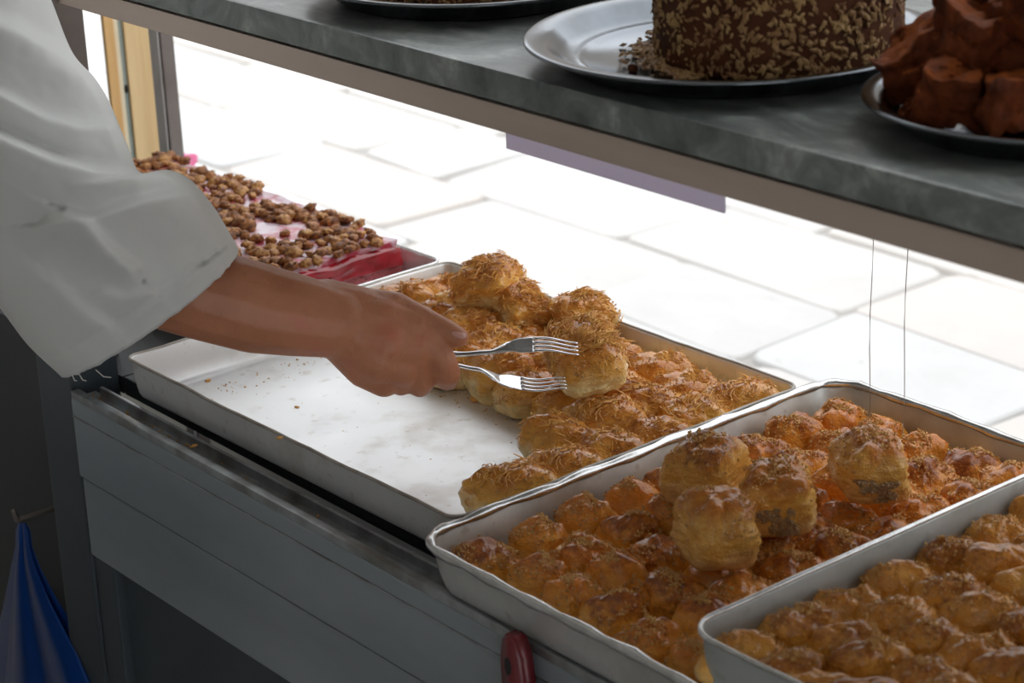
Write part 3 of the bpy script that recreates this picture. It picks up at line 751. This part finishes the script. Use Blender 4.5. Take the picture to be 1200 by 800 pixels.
# ------------------------------------------------------------------ the two forks
def fork(tail, tip, wdir, label, L=.195, curve=1.0):
    tail = Vector(tail); tip = Vector(tip); ex = (tip-tail).normalized(); org = tip-ex*L
    ey = Vector(wdir); ey = (ey-ex*ey.dot(ex)).normalized(); ez = ex.cross(ey)
    if ez.z < 0: ez = -ez; ey = -ey
    M = Matrix(((ex.x, ey.x, ez.x, org.x), (ex.y, ey.y, ez.y, org.y), (ex.z, ey.z, ez.z, org.z), (0, 0, 0, 1)))
    t = bpy.data.objects.new('fork', None); COL.objects.link(t); t.matrix_basis = M; t.empty_display_size = .03
    tag(t, label, 'fork', 'steel serving forks')
    def prof(s, K): 
        for (a_, va), (b_, vb) in zip(K, K[1:]):
            if s <= b_:
                f = (s-a_)/(b_-a_); f = f*f*(3-2*f); return va+(vb-va)*f
        return K[-1][1]
    W = [(0, .0055), (.03, .0085), (.25, .0068), (.48, .0032), (.58, .0030), (.66, .0075), (.73, .0118), (.79, .0122)]
    Zc = [(0, -.006), (.2, 0), (.44, .007), (.56, .005), (.70, -.004), (.84, -.0058), (1.0, .0005)]
    T = [(0, .0011), (.5, .0016), (.66, .0017), (.78, .0009), (1, .0007)]
    rings = []
    for i in range(61):
        s = .79*i/60; w_ = prof(s, W); z = prof(s, Zc)*curve; th = prof(s, T)
        ring = []
        for k in range(12):
            a_ = 2*math.pi*k/12; cy, sz = math.cos(a_), math.sin(a_)
            dish = -.0016*(1-(cy*cy))*(1 if s > .66 else 0)
            ring.append((s*L, w_*cy, z+dish+th*sz*(1 if abs(cy) < .99 else .3)))
        rings.append(ring)
    o = obj('handle', rings_mesh('handle', rings, cap0=True, cap1=True), 'fork_steel'); o.parent = t
    for q in range(4):
        yo = (-.0095+.00633*q); rings = []
        for i in range(15):
            s = .785+.215*i/14; f = i/14; w_ = .00215*(1-.55*f); z = prof(s, Zc)*curve; th = .00085*(1-.4*f)
            rings.append([(s*L, yo*(1-.06*f)+w_*math.cos(2*math.pi*k/8), z+th*math.sin(2*math.pi*k/8)) for k in range(8)])
        o = obj('tine', rings_mesh('tine', rings, cap0=True, cap1=True), 'fork_steel'); o.parent = t
    return t
view = Vector(ROT[:, 2]); iup = Vector(-ROT[:, 1]); iright = Vector(ROT[:, 0])
fork(U(440, 409, 2.088), U(678, 408, 2.094), view*.78+iup*.58, 'upper steel fork, its handle pressed under the thumb', curve=-.9)
fork(U(440, 425, 2.075), U(664, 449, 2.10), view*.82+iup*.50, 'lower steel fork, its tines under the gripped pastry')

# ------------------------------------------------------------------ the person: arm, hand and white jacket
bm = bmesh.new()
S = 2.075/FPX                                   # metres per pixel at the hand
def chain(pts):
    for (a_, b_) in zip(pts, pts[1:]):
        capsule(bm, U(*a_[:3]), U(*b_[:3]), a_[3], b_[3])
D = 2.075
# forearm and wrist
chain([(60, 280, 2.02, .052), (150, 312, 2.03, .048), (235, 343, 2.045, .0435), (300, 361, 2.055, .0425), (350, 370, 2.062, .0385), (392, 378, 2.068, .0335), (415, 385, D, .031)])
chain([(380, 366, 2.075, .032), (420, 372, 2.08, .030)])
# palm (the back of the hand faces the camera)
chain([(405, 378, D, .030), (450, 380, D, .0265), (486, 385, D, .0195)])
chain([(405, 388, D, .030), (455, 402, D-.004, .027), (486, 408, D-.003, .0195)])
chain([(405, 395, D, .026), (445, 420, D-.002, .0255), (472, 430, D, .0185)])
chain([(402, 400, D, .022), (428, 430, D+.006, .020), (450, 445, D+.008, .0165)])
chain([(410, 370, D+.012, .026), (448, 370, D+.012, .0235)])
# thumb
chain([(425, 366, D+.012, .024), (462, 365, D+.006, .0190), (492, 374, D+.001, .0135), (514, 384, D-.004, .0118), (528, 391, D-.006, .0112), (537, 395, D-.007, .0098)])
# index finger
chain([(484, 385, D, .0175), (503, 396, D-.002, .0150), (520, 424, D-.001, .0128), (525, 437, D+.004, .0122), (524, 444, D+.018, .0112), (516, 438, D+.034, .0100), (506, 428, D+.042, .009)])
# middle
chain([(482, 408, D, .0175), (492, 425, D+.001, .0135), (496, 444, D+.008, .0125), (492, 451, D+.016, .0118), (486, 447, D+.034, .0105), (484, 434, D+.046, .0095)])
# ring
chain([(470, 428, D, .0175), (474, 440, D+.006, .0130), (470, 449, D+.016, .0120), (464, 446, D+.034, .0105), (464, 434, D+.046, .0092)])
# little
chain([(448, 443, D+.008, .0155), (450, 447, D+.016, .0118), (446, 446, D+.028, .0102), (446, 436, D+.040, .009)])
# upper arm, shoulder, neck and head (outside the frame)
SH = U(-140, -195, 2.03)
chain([(60, 280, 2.02, .052), (20, 170, 2.01, .052), (-35, 40, 2.01, .053), (-80, -80, 2.01, .055), (-125, -180, 2.02, .056)])
NK = SH+Vector((-.22, -.09, .04)); 
capsule(bm, SH, NK, .06, .06); capsule(bm, NK, NK+Vector((.02, .02, .10)), .06, .055)
HD = NK+Vector((.05, .05, .20))
ellipsoid(bm, HD, (.078, .095, .115), Euler((0, 0, R(-35))))
fw = Vector((.57, .82, 0)); sd = Vector((.82, -.57, 0))
ellipsoid(bm, HD+fw*.095+Vector((0, 0, -.015)), (.014, .014, .024)); ellipsoid(bm, HD+fw*.06+Vector((0, 0, -.085)), (.045, .04, .035))
for s_ in (-1, 1): ellipsoid(bm, HD+sd*.08*s_, (.014, .02, .032))
person = obj('person', evaluated(bm, [('REMESH', dict(mode='VOXEL', voxel_size=.0019)), ('SMOOTH', dict(factor=.5, iterations=9))], 'person'), 'skin')
tag(person, 'person in a white short-sleeved jacket reaching in with two forks in the right hand', 'person')
# thumb nail
bm = bmesh.new(); ellipsoid(bm, (0, 0, 0), (.0075, .0058, .0016))
nl = obj('thumb_nail', bm, 'nail')
ex = (U(541, 396, D)-U(522, 388, D)).normalized(); ez = (iup*.62-view*.55+iright*.1).normalized(); ey = ez.cross(ex).normalized(); ez = ex.cross(ey)
c_ = U(537.5, 391, D-.0145)
nl.matrix_basis = Matrix(((ex.x, ey.x, ez.x, c_.x), (ex.y, ey.y, ez.y, c_.y), (ex.z, ey.z, ez.z, c_.z), (0, 0, 0, 1))); attach(nl, person)

# jacket sleeve: (front edge px, back edge px, distance, half depth)
SEC = [((278, 291), (72, 440), 2.045, .070), ((264, 266), (34, 404), 2.035, .078), ((246, 238), (2, 362), 2.025, .084), ((222, 211), (-40, 312), 2.02, .088), ((196, 200), (-72, 262), 2.015, .090), ((164, 203), (-98, 222), 2.01, .089), ((148, 170), (-115, 180), 2.01, .086), ((128, 122), (-130, 128), 2.01, .085), ((110, 92), (-142, 72), 2.01, .086), ((84, 62), (-155, 20), 2.01, .088), ((62, 8), (-172, -40), 2.01, .09), ((36, -60), (-190, -105), 2.01, .092), ((6, -130), (-205, -165), 2.01, .09), ((-40, -185), (-210, -215), 2.01, .08)]
def catmull(L, n):
    L = np.array(L, float); out = []; P = np.vstack([2*L[0]-L[1], L, 2*L[-1]-L[-2]])
    for i in range(len(L)-1):
        for k in range(n):
            t = k/n; p0, p1, p2, p3 = P[i:i+4]
            out.append(.5*((2*p1)+(-p0+p2)*t+(2*p0-5*p1+4*p2-p3)*t*t+(-p0+3*p1-3*p2+p3)*t**3))
    out.append(L[-1]); return np.array(out)
secs = catmull([(a_[0], a_[1], b_[0], b_[1], d, h) for a_, b_, d, h in SEC], 14)
# folds drawn as ridges over the sleeve: (x0,y0,x1,y1,width px, height m)
# creases: polyline px, height (m), soft width on the lower/far side (px), sharp width on the other side
FOLD = [([(-60, 150), (0, 165), (60, 190), (110, 203), (165, 207), (215, 200)], .050, 75, 8),
        ([(-60, 95), (0, 112), (50, 140), (95, 152), (130, 150)], .036, 42, 9),
        ([(-40, 20), (10, 35), (60, 62), (100, 88), (118, 98)], .028, 40, 11),
        ([(78, 250), (100, 262), (125, 292), (155, 318)], .018, 30, 7),
        ([(60, 262), (110, 258), (170, 238), (230, 226)], .014, 36, 9),
        ([(120, 345), (150, 352), (190, 340), (225, 318)], .009, 24, 8),
        ([(60, 330), (90, 360), (130, 388)], .009, 30, 9),
        ([(150, 120), (140, 150), (152, 180)], .009, 14, 8)]
def crease(px, py):
    off = 0
    for pl, h_, ws, wh in FOLD:
        best = None
        for (x0, y0), (x1, y1) in zip(pl, pl[1:]):
            vx, vy = x1-x0, y1-y0; L2 = vx*vx+vy*vy; t = max(0, min(1, ((px-x0)*vx+(py-y0)*vy)/L2)); dx, dy = px-x0-t*vx, py-y0-t*vy
            dd = math.hypot(dx, dy); sgn = 1 if (vx*(py-y0)-vy*(px-x0)) > 0 else -1
            if best is None or dd < best[0]: best = (dd, sgn)
        dd, sgn = best; w_ = ws if sgn > 0 else wh
        off += h_*math.exp(-(dd/w_)**(1.5 if sgn > 0 else 2))
    return off
rings = []; NR = 180
for i, (ax, ay, bx, by, d, hd) in enumerate(secs):
    ring = []
    hemf = max(0, 1-i/14)
    for k in range(NR):
        th = 2*math.pi*k/NR; ct, st = math.cos(th), math.sin(th)
        px = (ax+bx)/2+(ax-bx)/2*ct; py = (ay+by)/2+(ay-by)/2*ct
        px += 13*hemf*st; py += 15*hemf*st
        off = hd*st*abs(st)**-.15 if abs(st) > 1e-3 else 0
        if st > 0:
            off += crease(px, py)*min(1, st*2.2)
        else:
            off += .006*fbm((px*.01, py*.01, 3), 1.6, 3)
        off += .0035*fbm((px*.012, py*.012, 9), 1.5, 3)*min(1, abs(st)*2)
        if i <= 6: off += .0014*(1 if st > 0 else -1)
        if i in (7, 8): off -= (.0022+.0012*math.sin(k*1.1+2*fbm((k*.1, 0, 0), 1, 2)))*(1 if st > 0 else -1)
        if 9 <= i < 24: off += .0022*math.exp(-(i-9)/8)*fbm((k*.16, i*.02, 4), 1, 2)*(1 if st > 0 else -1)
        px += 2.0*fbm((k*.25, i*.03, 1), 1, 2)*hemf; py += 2.0*fbm((k*.25, i*.03, 7), 1, 2)*hemf
        p = U(px, py, d); vdir = (Vector(CAM)-p).normalized()
        ring.append(p+vdir*off)
    rings.append(ring)
sl = obj('sleeve', rings_mesh('sleeve', rings), 'white_cotton', person); solid(sl, .0009, -1)
# hem turn-up
hem = []
for i in (0, 1, 2, 3, 4, 5): 
    cx = sum((Vector(p) for p in rings[i]), Vector())/NR
    hem.append([p+(cx-p).normalized()*.0022 for p in rings[i]])
h_ = obj('sleeve_hem', rings_mesh('sleeve_hem', hem), 'white_cotton', person); solid(h_, .0007, -1)
# loose threads at the hem
for q, (px, py, dx, dy) in enumerate(((84, 438, 6, 8), (92, 437, 9, 9), (112, 433, 18, 9))):
    a_ = U(px, py, 1.985); b_ = U(px+dx, py+dy, 1.985); mid = (a_+b_)/2+Vector((0, 0, -.003))
    obj('loose_thread', rings_mesh('loose_thread', tube_rings([a_, mid, b_], .0005, 5), cap0=True, cap1=True), 'white_cotton', person)
# jacket body, trousers, shoes, hair (outside the frame)
bm = bmesh.new()
T0 = Vector((-2.24, .765, 0)); SHR = SH-T0
prof = [(-.24, .185, .135), (-.15, .19, .138), (-.02, .178, .128), (.10, .172, .122), (.22, .185, .126), (.34, .198, .130), (.44, .200, .118), (.52, .185, .100), (.575, .14, .082), (.61, .075, .065)]
rr = [[T0+Vector((rx*math.cos(2*math.pi*k/40), ry*math.sin(2*math.pi*k/40)+.01*fbm((k*.3, z*4, 2), 1, 2), z)) for k in range(40)] for z, rx, ry in prof]
tm = rings_mesh('torso', rr, cap0=True, cap1=True); bm.from_mesh(tm); bpy.data.meshes.remove(tm)
capsule(bm, U(-118, -165, 2.02), SH, .078, .080); capsule(bm, SH, T0+Vector((.08, .0, .50)), .080, .085)
LS = T0+Vector((-.20, -.02, .50)); capsule(bm, T0+Vector((-.08, 0, .50)), LS, .085, .080); capsule(bm, LS, LS+Vector((-.05, .02, -.30)), .080, .075)
obj('jacket', evaluated(bm, [('REMESH', dict(mode='VOXEL', voxel_size=.006)), ('SMOOTH', dict(factor=.5, iterations=6))], 'jacket'), 'white_cotton', person)
bm = bmesh.new()
for s_ in (-1, 1):
    capsule(bm, T0+Vector((.09*s_, 0, -.26)), T0+Vector((.10*s_, 0, -.50)), .092, .075); capsule(bm, T0+Vector((.10*s_, 0, -.50)), T0+Vector((.10*s_, -.01, -.82)), .075, .06)
obj('trousers', evaluated(bm, [('REMESH', dict(mode='VOXEL', voxel_size=.008)), ('SMOOTH', dict(factor=.5, iterations=5))], 'trousers'), 'trouser', person)
for s_ in (-1, 1):
    bm = bmesh.new(); ellipsoid(bm, T0+Vector((.10*s_, .05, FZ+.04)), (.048, .13, .05))
    for v in bm.verts: v.co.z = max(v.co.z, FZ)
    obj('shoe', bm, 'shoe', person)
bm = bmesh.new(); ellipsoid(bm, HD-fw*.014+Vector((0, 0, .022)), (.086, .100, .112), Euler((0, 0, R(-35))))
bmesh.ops.delete(bm, geom=[v for v in bm.verts if (v.co-HD).dot(fw) > .045 and v.co.z < HD.z+.07 or v.co.z < HD.z-.05], context='VERTS')
solid(obj('hair', bm, 'hair', person), .006, 0)

# ------------------------------------------------------------------ blue bag, red-handled knife, pink flower
bag_r = []
for (px, py, hw) in ((26, 613, 4), (27, 622, 7), (28, 640, 8), (30, 665, 14), (36, 700, 24), (43, 735, 36), (50, 770, 48), (56, 810, 60), (60, 860, 70), (62, 930, 74), (62, 980, 66)):
    ring = []
    for k in range(72):
        a_ = 2*math.pi*k/72; f = 1+.22*math.sin(5*a_+py*.004)+.12*math.sin(9*a_+1+py*.01)
        ring.append(ony(px+hw*math.cos(a_)*f, py, 1.0-.018*math.sin(a_)*f*(hw/40)**.7))
    bag_r.append(ring)
bag = obj('plastic_bag', rings_mesh('plastic_bag', bag_r, cap1=True), 'blue_plastic')
tag(bag, 'blue plastic bag hanging in the dark corner left of the counter', 'bag')
bm = bmesh.new(); h0 = ony(25, 608, 1.0); capsule(bm, (h0.x, 1.05, h0.z), (h0.x, .995, h0.z), .003, .003); capsule(bm, (h0.x, .995, h0.z), (h0.x, .992, h0.z+.012), .003, .003)
tag(obj('wall_hook', bm, 'post_steel'), 'small hook on the dark panel holding the blue bag', 'hook')

kx = ony(606, 775, .972)
kn = thing('knife', (kx.x, .972, kx.z-.20), 'dark red handled knife hanging on the counter front under the bun tray', 'knife')
bm = bmesh.new(); ring = []
outl = [(-.0165, -.125), (-.0175, -.06), (-.0150, -.02), (-.0135, .006), (-.009, .022), (0, .0275), (.009, .023), (.0145, .008), (.0165, -.02), (.0185, -.06), (.0165, -.125)]
vf = [bm.verts.new((x, -.008, z)) for x, z in outl]; bm.faces.new(vf)
r_ = bmesh.ops.extrude_face_region(bm, geom=bm.faces[:]); 
for v in [g for g in r_['geom'] if isinstance(g, bmesh.types.BMVert)]: v.co.y += .015
bmesh.ops.recalc_face_normals(bm, faces=bm.faces); bmesh.ops.bevel(bm, geom=bm.edges[:], offset=.003, segments=3, affect='EDGES')
o = obj('handle', bm, 'red_plastic'); o.location = kx; o.rotation_euler = (0, R(-4), 0); attach(o, kn)
bm = bmesh.new(); ellipsoid(bm, (-.002, -.0075, -.002), (.0046, .0016, .0085)); o = obj('hanging_hole', bm, 'black'); o.location = kx; attach(o, kn)
o = obj('blade', box_bm(-.014, .014, -.0015, .0005, -.33, -.122, .0004), 'blade_steel', smooth=False); o.location = kx; o.rotation_euler = (0, R(-4), 0); attach(o, kn)

fc = ony(221, 189, 1.70)
pot = thing('potted_flower', (fc.x, 1.72, -.30), 'small pink flower with green leaves outside beside the steel post', 'flower')
o = obj('pot', lathe('pot', [(.001, 0), (.035, 0), (.048, .085), (.052, .085), (.052, .10), (.045, .10), (.043, .085), (.001, .08)], 32), 'terracotta'); o.location = (fc.x, 1.72, -.30); attach(o, pot)
for k in range(5):
    a_ = k*1.3; e_ = Vector((fc.x+.03*math.cos(a_), 1.72+.02*math.sin(a_), fc.z-.01-.012*k)) if k else Vector((fc.x, 1.70, fc.z))
    base_ = Vector((fc.x+.01*math.cos(a_), 1.72, -.22))
    obj('stem', rings_mesh('stem', tube_rings([base_, base_.lerp(e_, .5)+Vector((.004, 0, .01)), e_], .0016, 6)), 'leaf', pot)
for k in range(14):
    a_ = k*2.4; c_ = Vector((fc.x+.005+.034*math.cos(a_), 1.71+.025*math.sin(a_), fc.z-.030-.007*(k % 6))); bm = bmesh.new(); ellipsoid(bm, (0, 0, 0), (.015, .009, .0012), seg=10)
    o = obj('leaf', bm, 'leaf'); o.location = c_; o.rotation_euler = (.5*math.sin(a_), .5, a_); attach(o, pot)
for k in range(9):
    a_ = k*.7; bm = bmesh.new(); ellipsoid(bm, (0, 0, 0), (.0085, .006, .0016), seg=10)
    o = obj('petal', bm, 'petal'); o.location = (fc.x+.0075*math.cos(a_)*(1 if k < 7 else .2), 1.70+.0075*math.sin(a_), fc.z+.003*(k % 3)); o.rotation_euler = (.8*math.sin(a_), .8*math.cos(a_), a_); attach(o, pot)
# ledge that carries the pot
struct(box('trim_2', -3.4, -2.6, 1.60, 1.80, -.33, -.30, 'plaster', bev=.002))
